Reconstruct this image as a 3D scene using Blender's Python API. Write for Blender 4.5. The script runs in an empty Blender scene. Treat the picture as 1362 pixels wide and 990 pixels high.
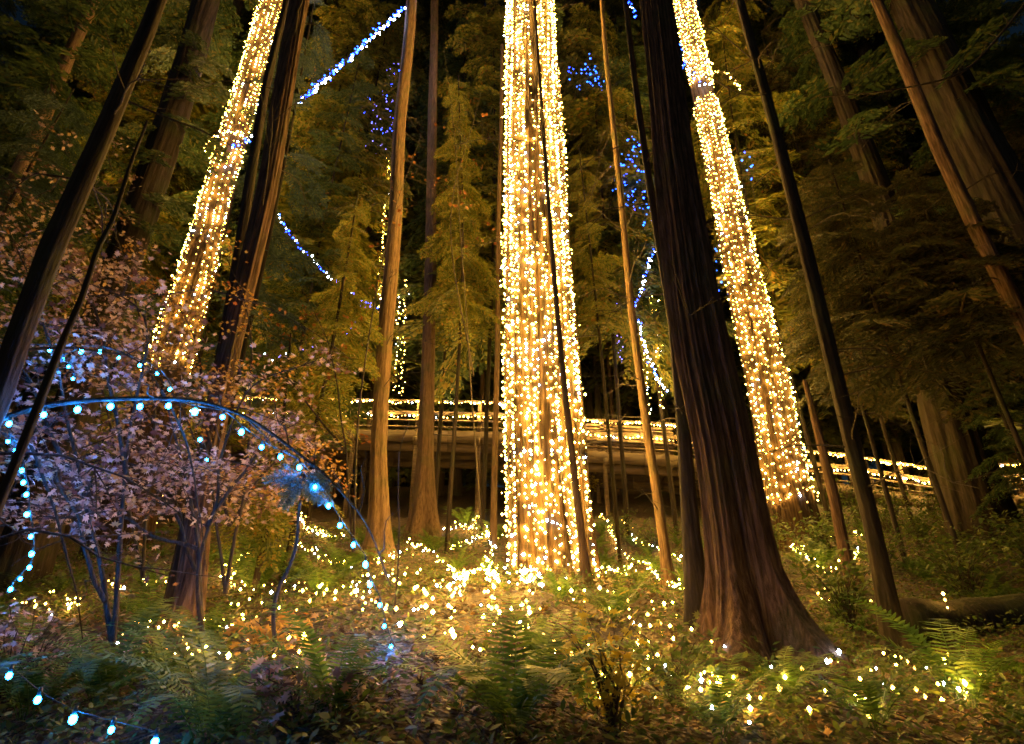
import bpy, math, random
import numpy as np
from mathutils import Vector, Matrix
random.seed(7); rng = np.random.default_rng(7)
R = math.radians; PI = math.pi
scene = bpy.context.scene; COL = scene.collection

# ---------------------------------------------------------------- camera
CZ = 1.2; TH = R(25.7); FPX = 20/36*1362
cam = bpy.data.cameras.new('camera'); cam.lens = 20; cam.sensor_width = 36
cam.clip_start = 0.05; cam.clip_end = 600
camo = bpy.data.objects.new('camera', cam); COL.objects.link(camo)
camo.location = (0, 0, CZ); camo.rotation_euler = (PI/2 + TH, 0, 0); scene.camera = camo
# ---------------------------------------------------------------- world: deep dusk sky
w = bpy.data.worlds.new('World'); scene.world = w; w.use_nodes = True
nt = w.node_tree; bg = nt.nodes['Background']
sky = nt.nodes.new('ShaderNodeTexSky'); sky.sky_type = 'NISHITA'; sky.sun_disc = False
SUN_EL, SUN_AZ = R(4), R(200)
sky.sun_elevation = SUN_EL; sky.sun_rotation = SUN_AZ
hsv = nt.nodes.new('ShaderNodeHueSaturation'); hsv.inputs['Saturation'].default_value = 1.15
mixc = nt.nodes.new('ShaderNodeMix'); mixc.data_type = 'RGBA'; mixc.blend_type = 'MULTIPLY'
mixc.inputs[0].default_value = 1; mixc.inputs[7].default_value = (.45, .72, 1, 1)
nt.links.new(sky.outputs[0], mixc.inputs[6]); nt.links.new(mixc.outputs[2], bg.inputs[0])
bg.inputs[1].default_value = 0.012
# faint fill light added for the left leaves, from behind the camera on the left
sl = bpy.data.lights.new('front_fill', 'SUN'); sl.energy = 0.12; sl.angle = R(15); sl.color = (.88, .93, 1)
so = bpy.data.objects.new('front_fill', sl); COL.objects.link(so); so.rotation_euler = (R(50), 0, R(-28))
# ---------------------------------------------------------------- exposure and renderer
vs = scene.view_settings; vs.view_transform = 'Standard'; vs.look = 'None'; vs.exposure = 0; vs.gamma = 1
cy = scene.cycles; cy.use_denoising = True
try: cy.denoiser = 'OPENIMAGEDENOISE'
except Exception: pass
cy.denoising_prefilter = 'NONE'; cy.denoising_input_passes = 'RGB_ALBEDO_NORMAL'
cy.max_bounces = 4; cy.diffuse_bounces = 1; cy.glossy_bounces = 1; cy.transmission_bounces = 2
cy.volume_bounces = 0; cy.sample_clamp_indirect = 2.0; cy.sample_clamp_direct = 50
cy.caustics_reflective = False; cy.caustics_refractive = False; cy.use_light_tree = True
cy.filter_width = 1.6; cy.use_adaptive_sampling = False

# ================================================================ helpers
FW = np.array([0, math.cos(TH), math.sin(TH)]); UP = np.array([0, -math.sin(TH), math.cos(TH)])
def ray(px, py): return FW + np.array([1., 0, 0])*(px-681)/FPX - UP*(py-495)/FPX
def P(px, py, D):                       # the point seen at a pixel, D metres forward of the camera
    d = ray(px, py); return np.array([0, 0, CZ]) + d*(D/d[1])
def scale_at(p): return float(np.dot(np.asarray(p)-np.array([0, 0, CZ]), FW))/FPX   # metres per pixel

GY = np.array([-40, -10, 0, 3.5, 5.5, 8, 10, 12, 14, 18, 24, 40, 80, 200.])
GZ = np.array([-3, -.9, 0, .62, 1.02, 1.62, 2.2, 2.85, 3.55, 5.0, 6.9, 10.5, 19, 36.])
_k = rng.normal(0, 1, (26, 2)); _kf = np.concatenate([rng.uniform(.15, .5, 10), rng.uniform(.6, 1.6, 10), rng.uniform(2.5, 5, 6)])
_k = _k/np.linalg.norm(_k, axis=1)[:, None]*_kf[:, None]; _ph = rng.uniform(0, 6.28, 26)
_am = np.concatenate([np.full(10, .09), np.full(10, .035), np.full(6, .012)])
def g(x, y):
    x = np.asarray(x, float); y = np.asarray(y, float)
    z = np.interp(y, GY, GZ)
    n = sum(_am[i]*np.sin(_k[i, 0]*x+_k[i, 1]*y+_ph[i]) for i in range(26))
    return z + n
def G(px, py, lift=0.0):                # where the pixel's ray meets the ground
    d = ray(px, py); d = d/np.linalg.norm(d); o = np.array([0, 0, CZ]); t = 1.0
    while t < 60:
        p = o + d*t
        if p[2] < g(p[0], p[1]): break
        t += .04
    return np.array([p[0], p[1], float(g(p[0], p[1]))+lift])

class MB:
    def __init__(s): s.v = []; s.q = []; s.t = []; s.n = 0
    def add(s, v, q=None, t=None):
        v = np.asarray(v, np.float32).reshape(-1, 3)
        if q is not None and len(q): s.q.append(np.asarray(q, np.int64).reshape(-1, 4)+s.n)
        if t is not None and len(t): s.t.append(np.asarray(t, np.int64).reshape(-1, 3)+s.n)
        s.v.append(v); s.n += len(v)
    def stamp(s, tpl, M, sc=1.0, tr=(0, 0, 0)):          # template (v,q,t)
        v = tpl[0] @ (np.asarray(M).T*sc) + np.asarray(tr); s.add(v, tpl[1], tpl[2])
    def arrays(s):
        return (np.concatenate(s.v), np.concatenate(s.q) if s.q else np.zeros((0, 4), int), np.concatenate(s.t) if s.t else np.zeros((0, 3), int))
    def tube(s, pts, rad, n=6, cap=True):
        pts = np.asarray(pts, float); m = len(pts); rad = np.broadcast_to(np.asarray(rad, float), (m,))
        tg = np.gradient(pts, axis=0); tg /= np.linalg.norm(tg, axis=1)[:, None]+1e-9
        ref = np.array([0, 0, 1.]) if abs(tg[:, 2]).mean() < .8 else np.array([1., 0, 0])
        a = np.cross(tg, ref); a /= np.linalg.norm(a, axis=1)[:, None]+1e-9; b = np.cross(tg, a)
        an = np.arange(n)*2*PI/n
        v = pts[:, None]+rad[:, None, None]*(np.cos(an)[None, :, None]*a[:, None]+np.sin(an)[None, :, None]*b[:, None])
        i = np.arange(m-1)[:, None]*n; j = np.arange(n)[None]; k = (j+1) % n
        q = np.stack([i+j, i+k, i+n+k, i+n+j], -1).reshape(-1, 4)
        v = v.reshape(-1, 3); t = []
        if cap:
            v = np.concatenate([v, pts[:1], pts[-1:]])
            for jj in range(n):
                t.append((m*n, (jj+1) % n, jj)); t.append((m*n+1, (m-1)*n+jj, (m-1)*n+(jj+1) % n))
        s.add(v, q, t)
    def box(s, p0, p1, wd, ht, up=(0, 0, 1)):            # beam from p0 to p1
        p0 = np.asarray(p0, float); p1 = np.asarray(p1, float); d = p1-p0; d /= np.linalg.norm(d)
        sd = np.cross(d, up); sd /= np.linalg.norm(sd); u = np.cross(sd, d)
        v = [p+sd*a*wd/2+u*b*ht/2 for p in (p0, p1) for a, b in ((-1, -1), (1, -1), (1, 1), (-1, 1))]
        s.add(v, [(0, 3, 2, 1), (4, 5, 6, 7), (0, 1, 5, 4), (1, 2, 6, 5), (2, 3, 7, 6), (3, 0, 4, 7)])
    def mesh(s, name, smooth=False):
        v, q, t = s.arrays(); me = bpy.data.meshes.new(name)
        me.vertices.add(len(v)); me.vertices.foreach_set('co', v.astype(np.float32).ravel())
        nl = len(q)*4+len(t)*3; me.loops.add(nl); me.polygons.add(len(q)+len(t))
        me.loops.foreach_set('vertex_index', np.concatenate([q.ravel(), t.ravel()]).astype(np.int32))
        st = np.concatenate([np.arange(len(q))*4, len(q)*4+np.arange(len(t))*3]).astype(np.int32)
        me.polygons.foreach_set('loop_start', st)
        if smooth: me.polygons.foreach_set('use_smooth', np.ones(len(st), bool))
        me.update(calc_edges=True); me.validate(); return me
def mkobj(name, me, mat, parent=None, loc=None):
    if isinstance(me, MB): me = me.mesh(name)
    o = bpy.data.objects.new(name, me); COL.objects.link(o)
    if mat and not me.materials: me.materials.append(mat)
    if parent: o.parent = parent
    if loc is not None: o.location = [float(c) for c in loc]
    return o
def thing(name, loc, label, cat, group=None):
    o = bpy.data.objects.new(name, None); COL.objects.link(o); o.location = [float(c) for c in loc]
    o.empty_display_size = .2
    return tag(o, label, cat, group)
def tag(o, label=None, cat=None, group=None, kind=None):
    if label: o['label'] = label
    if cat: o['category'] = cat
    if group: o['group'] = group
    if kind: o['kind'] = kind
    return o
def rotm(ax, an):
    return np.array(Matrix.Rotation(an, 3, Vector(ax)))
def frame(x, roll=0.0):                 # matrix whose X axis follows x, Z up as far as it can
    x = np.asarray(x, float); x = x/np.linalg.norm(x); y = np.cross((0, 0, 1), x); ny = np.linalg.norm(y)
    y = y/ny if ny > 1e-4 else np.array([0, 1., 0]); z = np.cross(x, y)
    return np.stack([x, y*math.cos(roll)+z*math.sin(roll), -y*math.sin(roll)+z*math.cos(roll)], 1)
def smooth_path(pts, n, wob=0.0):
    pts = np.asarray(pts, float); m = len(pts)
    if m == 2: c = pts[0]+(pts[1]-pts[0])*np.linspace(0, 1, n)[:, None]
    else:
        s = np.r_[0, np.cumsum(np.linalg.norm(np.diff(pts, axis=0), axis=1))]; tt = np.linspace(0, s[-1], n)
        mm = np.zeros_like(pts); mm[1:-1] = (pts[2:]-pts[:-2])/(s[2:]-s[:-2])[:, None]
        mm[0] = (pts[1]-pts[0])/(s[1]-s[0]); mm[-1] = (pts[-1]-pts[-2])/(s[-1]-s[-2])
        i = np.clip(np.searchsorted(s, tt, 'right')-1, 0, m-2); h = (s[i+1]-s[i])[:, None]; u = ((tt-s[i])[:, None])/h
        c = (2*u**3-3*u**2+1)*pts[i]+(u**3-2*u**2+u)*h*mm[i]+(-2*u**3+3*u**2)*pts[i+1]+(u**3-u**2)*h*mm[i+1]
    if wob:
        t = np.linspace(0, 1, n)[:, None]
        for k in (2, 3, 5, 9): c = c+wob/k*rng.normal(0, 1, 3)*np.sin(t*PI*k+rng.uniform(0, 6))*np.sin(t*PI)
    return c

# ================================================================ materials
def newmat(name):
    m = bpy.data.materials.new(name); m.use_nodes = True; t = m.node_tree
    for n in list(t.nodes):
        if n.type != 'OUTPUT_MATERIAL': t.nodes.remove(n)
    return m, t, t.nodes['Material Output']
def ramp(t, cols, inp, interp='LINEAR'):
    r = t.nodes.new('ShaderNodeValToRGB'); e = r.color_ramp.elements; r.color_ramp.interpolation = interp
    while len(e) < len(cols): e.new(.5)
    for i, (p, c) in enumerate(cols): e[i].position = p; e[i].color = (*c, 1)
    t.links.new(inp, r.inputs[0]); return r
def noise(t, scale, detail=4, vec=None, rough=.6):
    n = t.nodes.new('ShaderNodeTexNoise'); n.inputs['Scale'].default_value = scale
    n.inputs['Detail'].default_value = detail; n.inputs['Roughness'].default_value = rough
    if vec: t.links.new(vec, n.inputs['Vector'])
    return n
def leafmat(name, cols, transl=.35, rough=.6):
    m, t, out = newmat(name)
    ge = t.nodes.new('ShaderNodeNewGeometry'); r = ramp(t, cols, ge.outputs['Random Per Island'])
    b = t.nodes.new('ShaderNodeBsdfPrincipled'); b.inputs['Roughness'].default_value = rough
    b.inputs['Specular IOR Level'].default_value = .35
    tr = t.nodes.new('ShaderNodeBsdfTranslucent'); mx = t.nodes.new('ShaderNodeMixShader'); mx.inputs[0].default_value = transl
    t.links.new(r.outputs[0], b.inputs['Base Color']); t.links.new(r.outputs[0], tr.inputs[0])
    t.links.new(b.outputs[0], mx.inputs[1]); t.links.new(tr.outputs[0], mx.inputs[2]); t.links.new(mx.outputs[0], out.inputs[0])
    return m
def barkmat(name, dark, mid, light, moss=0.0, sc=1.0, bump=.7):
    m, t, out = newmat(name)
    tc = t.nodes.new('ShaderNodeTexCoord'); mp = t.nodes.new('ShaderNodeMapping'); mp.inputs['Scale'].default_value = (22*sc, 22*sc, 2.0*sc)
    t.links.new(tc.outputs['Object'], mp.inputs[0])
    n1 = noise(t, 1.0, 6, mp.outputs[0], .65); n2 = noise(t, 1.1*sc, 4, tc.outputs['Object'])
    r = ramp(t, [(.3, dark), (.5, mid), (.72, light)], n1.outputs[0])
    rm = ramp(t, [(.5, (0, 0, 0)), (.68, (1, 1, 1))], n2.outputs[0])
    mx = t.nodes.new('ShaderNodeMix'); mx.data_type = 'RGBA'; mx.inputs[7].default_value = (.05, .075, .018, 1)
    mu = t.nodes.new('ShaderNodeMath'); mu.operation = 'MULTIPLY'; mu.inputs[1].default_value = moss
    t.links.new(rm.outputs[0], mu.inputs[0]); t.links.new(mu.outputs[0], mx.inputs[0]); t.links.new(r.outputs[0], mx.inputs[6])
    b = t.nodes.new('ShaderNodeBsdfPrincipled'); b.inputs['Roughness'].default_value = .9; b.inputs['Specular IOR Level'].default_value = .2
    bp = t.nodes.new('ShaderNodeBump'); bp.inputs['Strength'].default_value = bump; bp.inputs['Distance'].default_value = .05
    t.links.new(n1.outputs[0], bp.inputs['Height']); t.links.new(bp.outputs[0], b.inputs['Normal'])
    t.links.new(mx.outputs[2], b.inputs['Base Color']); t.links.new(b.outputs[0], out.inputs[0]); return m
def emit(name, col, s):
    m, t, out = newmat(name); e = t.nodes.new('ShaderNodeEmission'); e.inputs[0].default_value = (*col, 1); e.inputs[1].default_value = s
    t.links.new(e.outputs[0], out.inputs[0]); return m
def plain(name, col, rough=.6):
    m, t, out = newmat(name); b = t.nodes.new('ShaderNodeBsdfPrincipled'); b.inputs['Base Color'].default_value = (*col, 1)
    b.inputs['Roughness'].default_value = rough
    tc = t.nodes.new('ShaderNodeTexCoord'); n = noise(t, 40, 3, tc.outputs['Object'])
    bp = t.nodes.new('ShaderNodeBump'); bp.inputs['Strength'].default_value = .3; bp.inputs['Distance'].default_value = .01
    t.links.new(n.outputs[0], bp.inputs['Height']); t.links.new(bp.outputs[0], b.inputs['Normal'])
    t.links.new(b.outputs[0], out.inputs[0]); return m
M = {}
M['cedar'] = barkmat('cedar_bark', (.014, .008, .005), (.085, .048, .030), (.19, .115, .07), .3)
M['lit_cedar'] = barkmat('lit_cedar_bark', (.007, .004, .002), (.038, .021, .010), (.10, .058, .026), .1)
M['fluted'] = barkmat('fluted_cedar_bark', (.012, .007, .005), (.075, .042, .028), (.17, .105, .07), .35, 1.3, 1.0)
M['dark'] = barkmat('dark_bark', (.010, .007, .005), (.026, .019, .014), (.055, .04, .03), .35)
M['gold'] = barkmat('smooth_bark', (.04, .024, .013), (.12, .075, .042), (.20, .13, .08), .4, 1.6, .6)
M['grey'] = barkmat('grey_bark', (.02, .016, .012), (.065, .048, .036), (.13, .10, .08), .3, 1.2)
M['twig'] = barkmat('twig_bark', (.02, .016, .013), (.05, .038, .03), (.10, .08, .065), .2, 2)
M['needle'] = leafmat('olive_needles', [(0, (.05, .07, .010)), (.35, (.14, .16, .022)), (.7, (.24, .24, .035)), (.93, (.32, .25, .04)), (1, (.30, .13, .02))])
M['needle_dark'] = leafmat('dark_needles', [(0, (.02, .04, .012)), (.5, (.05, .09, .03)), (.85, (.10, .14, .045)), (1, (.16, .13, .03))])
M['needle_far'] = leafmat('far_needles', [(0, (.02, .03, .008)), (.5, (.06, .08, .018)), (.85, (.12, .13, .025)), (1, (.18, .14, .03))])  # background crowns made darker in colour to stand for the weak light
M['needle_brown'] = leafmat('brownish_needles', [(0, (.015, .02, .008)), (.5, (.045, .05, .016)), (.85, (.085, .075, .025)), (1, (.13, .08, .03))])  # browner needles, darkened as well for the dimness at right
M['needle_teal'] = leafmat('blue_green_needles', [(0, (.03, .055, .045)), (.6, (.06, .10, .075)), (1, (.10, .14, .09))])
M['fern'] = leafmat('fern_green', [(0, (.03, .07, .012)), (.6, (.085, .165, .022)), (1, (.17, .23, .03))], .4, .5)
M['maple'] = leafmat('tan_and_mauve_maple', [(0, (.08, .035, .03)), (.3, (.20, .12, .10)), (.55, (.42, .29, .23)), (.8, (.60, .46, .35)), (.92, (.44, .28, .09)), (1, (.26, .09, .05))], .35)
M['goldmaple'] = leafmat('golden_maple', [(0, (.25, .12, .03)), (.4, (.42, .25, .06)), (.75, (.50, .32, .07)), (1, (.35, .10, .02))], .4)
M['orange'] = leafmat('orange_leaves', [(0, (.12, .035, .01)), (.5, (.20, .07, .015)), (1, (.28, .14, .03))], .4)
M['yellow'] = leafmat('yellow_leaves', [(0, (.35, .26, .03)), (.5, (.5, .38, .05)), (1, (.42, .36, .06))], .4)
M['litter'] = leafmat('leaf_litter', [(0, (.03, .017, .01)), (.35, (.09, .05, .025)), (.65, (.18, .10, .045)), (.88, (.30, .18, .08)), (1, (.36, .20, .04))], .1)
M['herb'] = leafmat('herb_green', [(0, (.03, .06, .012)), (.5, (.07, .11, .02)), (1, (.14, .15, .03))], .4)
M['wire'] = plain('wire', (.018, .022, .012), .6)
M['socket'] = plain('socket', (.02, .03, .02), .5)
M['azure'] = emit('azure_bulb', (.02, .13, 1), 12)
M['warm'] = emit('warm_bulb', (1, .54, .085), 540)
M['dim'] = emit('dim_warm_bulb', (1, .50, .10), 14)
M['white'] = emit('cool_white_bulb', (.6, .75, 1), 90)
M['blue'] = emit('blue_bulb', (.008, .035, 1), 55)
M['cyan'] = emit('cyan_bulb', (.009, .23, 1), 480)
M['violet'] = emit('violet_bulb', (.22, .20, 1), 7)
def woodmat(name, a, b_):
    m, t, out = newmat(name); tc = t.nodes.new('ShaderNodeTexCoord'); mp = t.nodes.new('ShaderNodeMapping'); mp.inputs['Scale'].default_value = (1.2, 14, 14)
    t.links.new(tc.outputs['Object'], mp.inputs[0]); n = noise(t, 1.5, 5, mp.outputs[0]); r = ramp(t, [(.3, a), (.7, b_)], n.outputs[0])
    b = t.nodes.new('ShaderNodeBsdfPrincipled'); b.inputs['Roughness'].default_value = .8; t.links.new(r.outputs[0], b.inputs['Base Color'])
    bp = t.nodes.new('ShaderNodeBump'); bp.inputs['Strength'].default_value = .5; bp.inputs['Distance'].default_value = .02
    t.links.new(n.outputs[0], bp.inputs['Height']); t.links.new(bp.outputs[0], b.inputs['Normal']); t.links.new(b.outputs[0], out.inputs[0]); return m
M['wood'] = woodmat('weathered_timber', (.035, .023, .015), (.12, .08, .05))
# ground: damp soil with needles, litter and moss patches
def groundmat():
    m, t, out = newmat('forest_floor'); tc = t.nodes.new('ShaderNodeTexCoord')
    n1 = noise(t, 9, 8, tc.outputs['Object'], .7); n2 = noise(t, .8, 4, tc.outputs['Object'])
    vo = t.nodes.new('ShaderNodeTexVoronoi'); vo.inputs['Scale'].default_value = 26; t.links.new(tc.outputs['Object'], vo.inputs['Vector'])
    r1 = ramp(t, [(.32, (.02, .013, .008)), (.55, (.07, .042, .022)), (.75, (.14, .08, .04))], n1.outputs[0])
    r2 = ramp(t, [(.52, (0, 0, 0)), (.66, (1, 1, 1))], n2.outputs[0])
    mx = t.nodes.new('ShaderNodeMix'); mx.data_type = 'RGBA'; mx.inputs[7].default_value = (.035, .05, .012, 1)
    mu = t.nodes.new('ShaderNodeMath'); mu.operation = 'MULTIPLY'; mu.inputs[1].default_value = .7
    t.links.new(r2.outputs[0], mu.inputs[0]); t.links.new(mu.outputs[0], mx.inputs[0]); t.links.new(r1.outputs[0], mx.inputs[6])
    b = t.nodes.new('ShaderNodeBsdfPrincipled'); b.inputs['Roughness'].default_value = .85; t.links.new(mx.outputs[2], b.inputs['Base Color'])
    ad = t.nodes.new('ShaderNodeMath'); t.links.new(n1.outputs[0], ad.inputs[0]); t.links.new(vo.outputs['Distance'], ad.inputs[1])
    bp = t.nodes.new('ShaderNodeBump'); bp.inputs['Strength'].default_value = .9; bp.inputs['Distance'].default_value = .05
    t.links.new(ad.outputs[0], bp.inputs['Height']); t.links.new(bp.outputs[0], b.inputs['Normal']); t.links.new(b.outputs[0], out.inputs[0]); return m
M['ground'] = groundmat()

# ================================================================ ground
def build_ground():
    u = np.linspace(-1, 1, 260); xs = np.sign(u)*(abs(u)*14+abs(u)**4*106)
    v = np.linspace(0, 1, 320); ys = -12+v*40+v**5*170
    X, Y = np.meshgrid(xs, ys); Z = g(X, Y); nx, ny = len(xs), len(ys)
    mb = MB(); i = (np.arange(ny-1)[:, None]*nx+np.arange(nx-1)[None]).ravel()
    mb.add(np.stack([X, Y, Z], -1).reshape(-1, 3), np.stack([i, i+1, i+1+nx, i+nx], -1))
    me = mb.mesh('ground', True); o = mkobj('ground', me, M['ground']); tag(o, kind='structure')
build_ground()

# ================================================================ trunks
class Trunk:
    def __init__(s, pix, D, flare=.35, ridges=1.0, top=26.0, base=None, lobes=0.0, flen=.9):
        pts = []; rad = []
        for px, py, wd in pix:
            p = P(px, py, D); pts.append(p); rad.append(wd/2*scale_at(p))
        pts = np.array(pts); rad = np.array(rad)      # bottom first
        z0 = float(g(pts[0][0], D))
        if pts[0][2] > z0+.05:
            d = pts[0]-pts[min(2, len(pts)-1)]; d = d/abs(d[2]); h = pts[0][2]-z0
            pts = np.vstack([pts[0]+np.array([d[0]*.5, 0, -1.])*h, pts]); rad = np.r_[rad[0]*1.06, rad]
        z0 = float(g(pts[0][0], D)); pts[0][2] = z0
        d = pts[-1]-pts[-2]; d = d/abs(d[2])
        if top > pts[-1][2]+.5:
            pts = np.vstack([pts, pts[-1]+d*(top-pts[-1][2])]); rad = np.r_[rad, max(.02, rad[-1]*.55)]
        s.z0 = z0; s.z1 = pts[-1][2]; s.D = D; s.pts = pts; s.rad = rad; s.flare = flare; s.flen = flen
        r0 = rad[0]; s.fr = [(int(k), a, rng.uniform(0, 6.28), rng.normal(0, .12), rng.uniform(0, 6.28)) for k, a in
                ((3, .03), (5, .035), (8, .03), (13, .032), (19, .026), (29, .022), (43, .014))]
        s.ridges = ridges; s.lobes = lobes; s.lp = rng.uniform(0, 6.28)
        s.base = np.array([pts[0][0], D, z0])
    def c(s, z):
        z = np.asarray(z, float); k = s.rad[0]*.16*np.clip(z-s.z0, 0, 1.5)
        return np.stack([np.interp(z, s.pts[:, 2], s.pts[:, 0])+k*(np.sin(z*.8+s.lp)-np.sin(s.z0*.8+s.lp))*.5*(s.rad[0] < .3), np.interp(z, s.pts[:, 2], s.pts[:, 1]), np.asarray(z, float)], -1)
    def r(s, z, th):
        z = np.asarray(z, float); r = np.interp(z, s.pts[:, 2], s.rad)
        h = np.clip(z-s.z0, 0, None); fl = np.exp(-h/s.flen)
        e = 1+s.flare*fl
        for k, a, p, tw, q in s.fr: e = e+s.ridges*a*np.sin(k*th+p+tw*h*3+.8*np.sin(h*.9+q))
        if s.lobes: e = e+s.lobes*(fl*.8+.25*np.exp(-h/4))*(np.abs(np.sin(2.5*th+s.lp+.25*np.sin(h)))**1.0-.5)*1.4
        return r*e/(1+.17*s.ridges)
    def mesh(s, name, nth=48, dz=.12):
        nz = max(8, int((s.z1-s.z0+.4)/dz)); zz = np.linspace(s.z0-.4, s.z1, nz); th = np.arange(nth)*2*PI/nth
        Z, T = np.meshgrid(zz, th, indexing='ij'); r = s.r(Z, T); c = s.c(Z)
        v = c+np.stack([r*np.cos(T), r*np.sin(T), np.zeros_like(r)], -1); v = v-s.base
        mb = MB(); i = np.arange(nz-1)[:, None]*nth; j = np.arange(nth)[None]; k = (j+1) % nth
        mb.add(v.reshape(-1, 3), np.stack([i+j, i+k, i+nth+k, i+nth+j], -1).reshape(-1, 4))
        return mb.mesh(name, True)

# bough template: flat feathery conifer branch along +X, unit length
def bough_tpl(seed, nspray=18, nleaf=13, lw=.03, droop=.25):
    r = np.random.default_rng(seed); mb = MB()
    t = np.linspace(0, 1, 7); ax = np.stack([t, .05*np.sin(t*3+r.uniform(0, 6)), .06*t-droop*t**2], -1)
    mb.tube(ax, .012*(1-t*.85), 4, False)
    for i in range(nspray):
        u = .12+.88*(i+.5)/nspray; p = np.array([np.interp(u, t, ax[:, k]) for k in range(3)])
        sd = 1 if i % 2 else -1; L = (.42*(1-u)**.7+.10)*r.uniform(.7, 1.15)
        an = R(r.uniform(38, 62))*sd
        d = np.array([math.cos(an), math.sin(an), r.uniform(-.35, -.02)]); d /= np.linalg.norm(d)
        for j in range(nleaf):
            q = (j+.6)/nleaf; c = p+d*L*q+np.array([0, 0, -.25*L*q*q]); s2 = 1 if j % 2 else -1
            a2 = an+R(r.uniform(35, 60))*s2; l = (L*.34*(1-q)**.6+.022)*r.uniform(.7, 1.2)
            dd = np.array([math.cos(a2), math.sin(a2), r.uniform(-.55, .1)]); dd /= np.linalg.norm(dd)
            sdv = np.cross(dd, (r.uniform(-.4, .4), r.uniform(-.4, .4), 1)); sdv /= np.linalg.norm(sdv)
            wdt = lw*r.uniform(.6, 1.1)*.5
            mb.add([c, c+dd*l*.45+sdv*wdt, c+dd*l, c+dd*l*.5-sdv*wdt], [(0, 1, 2, 3)])
    return mb.arrays()
BT = [bough_tpl(k, 19, 14, .048) for k in range(5)]
BTF = [bough_tpl(20+k, 22, 17, .032, .35) for k in range(3)]
BTL = [bough_tpl(40+k, 15, 10, .085, .3) for k in range(4)]
def boughs(mb, cfun, z0, z1, n, L0, L1, base, tpls, az=None, pitch=(-30, 5), rf=.8):
    for i in range(n):
        z = z0+(z1-z0)*(i+rng.uniform(0, 1))/n; u = (z-z0)/(z1-z0+1e-6)
        a = rng.uniform(0, 2*PI) if az is None else rng.uniform(R(az[0]), R(az[1]))
        L = (L0+(L1-L0)*u)*rng.uniform(.6, 1.15); p = R(rng.uniform(*pitch))
        d = (math.cos(a)*math.cos(p), math.sin(a)*math.cos(p), math.sin(p))
        mb.stamp(tpls[rng.integers(len(tpls))], frame(d, rng.uniform(-.35, .35)), L, cfun(z)-base)

def tree(name, tr, bark, label, cat='tree', group=None, nth=48, dz=.12, crown=None, cmat='needle', dead=0):
    o = thing(name, tr.base, label, cat, group)
    mkobj('trunk', tr.mesh('trunk', nth, dz), M[bark], o)
    if dead:
        for i in range(dead):
            mb = MB()
            z = rng.uniform(tr.z0+1.2, tr.z0+(12 if tr.D > 6 else 7)); a = rng.uniform(0, 2*PI); L = rng.uniform(.5, 2.1)*(.6 if tr.D < 6 else 1); c = tr.c(z)-tr.base
            d = np.array([math.cos(a), math.sin(a), rng.uniform(-.3, .5)])
            pth = smooth_path([c, c+d*L*.5+np.array([0, 0, .05]), c+d*L+np.array([0, 0, -.2*L])], 7, .05)
            mb.tube(pth, np.linspace(.013, .003, 7), 4, False)
            for k in range(5):
                q = pth[rng.integers(2, 6)]; d2 = d*.5+rng.normal(0, .45, 3); mb.tube(smooth_path([q, q+d2*L*.4], 4, .03), np.linspace(.006, .002, 4), 3, False)
            mkobj('branch', mb, M['twig'], o)
    if crown:
        mb = MB(); z0, z1, n, L0, L1 = crown[:5]; kw = crown[5] if len(crown) > 5 else {}
        boughs(mb, tr.c, z0, z1, n, L0, L1, tr.base, kw.get('t', BT), kw.get('az'), kw.get('pitch', (-30, 5)))
        mkobj('crown', mb, M[cmat], o)
    return o

# ---------------------------------------------------------------- light strings
def ico(r, st=1.0):
    import bmesh
    bm = bmesh.new()
    if st > 1.2: bmesh.ops.create_icosphere(bm, subdivisions=2, radius=r)
    else:                                   # small faceted bulb
        vs_ = [bm.verts.new(c) for c in ((r, 0, 0), (0, r, 0), (-r, 0, 0), (0, -r, 0), (0, 0, r), (0, 0, -r))]
        for a_ in range(4): bm.faces.new((vs_[a_], vs_[(a_+1) % 4], vs_[4])); bm.faces.new((vs_[(a_+1) % 4], vs_[a_], vs_[5]))
        bm.normal_update()
    for v in bm.verts: v.co.z *= st
    me = bpy.data.meshes.new('bulb'); bm.to_mesh(me); bm.free(); return me
BULB = {}
def bulb_mesh(mat, r):
    k = (mat, round(r, 4))
    if k not in BULB:
        me = ico(r, 1.25 if mat == 'cyan' else 1.15); me.materials.append(M[mat]); BULB[k] = me
    return BULB[k]
def light_string(pts, bulbs, label, group, mat='warm', r=.02, alt=None, wire_r=.004, cat='string lights', big=False, rv=.25):
    pts = np.asarray(pts); base = pts[0]
    o = thing('light_string', base, label, cat, group)
    mb = MB(); mb.tube(pts-base, wire_r, 3, False); mkobj('wire', mb, M['wire'], o)
    for b in bulbs[:100]:
        m = alt[0] if (alt and random.random() < alt[1]) else mat
        if m == 'warm' and random.random() < .28: m = 'dim'
        rr = r*random.choice((1-rv*1.6, 1-rv, 1-rv*.4, 1, 1+rv*1.4))
        bo = mkobj('bulb', bulb_mesh(m, rr), None, o, np.asarray(b)-base)
        if big:
            s = mkobj('socket', SOCK, None, bo, (0, 0, rr*1.1))
    return o
_sb = MB(); _sb.tube([(0, 0, 0), (0, 0, .035)], [.010, .007], 8); SOCK = _sb.mesh('socket', True); SOCK.materials.append(M['socket'])
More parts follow.
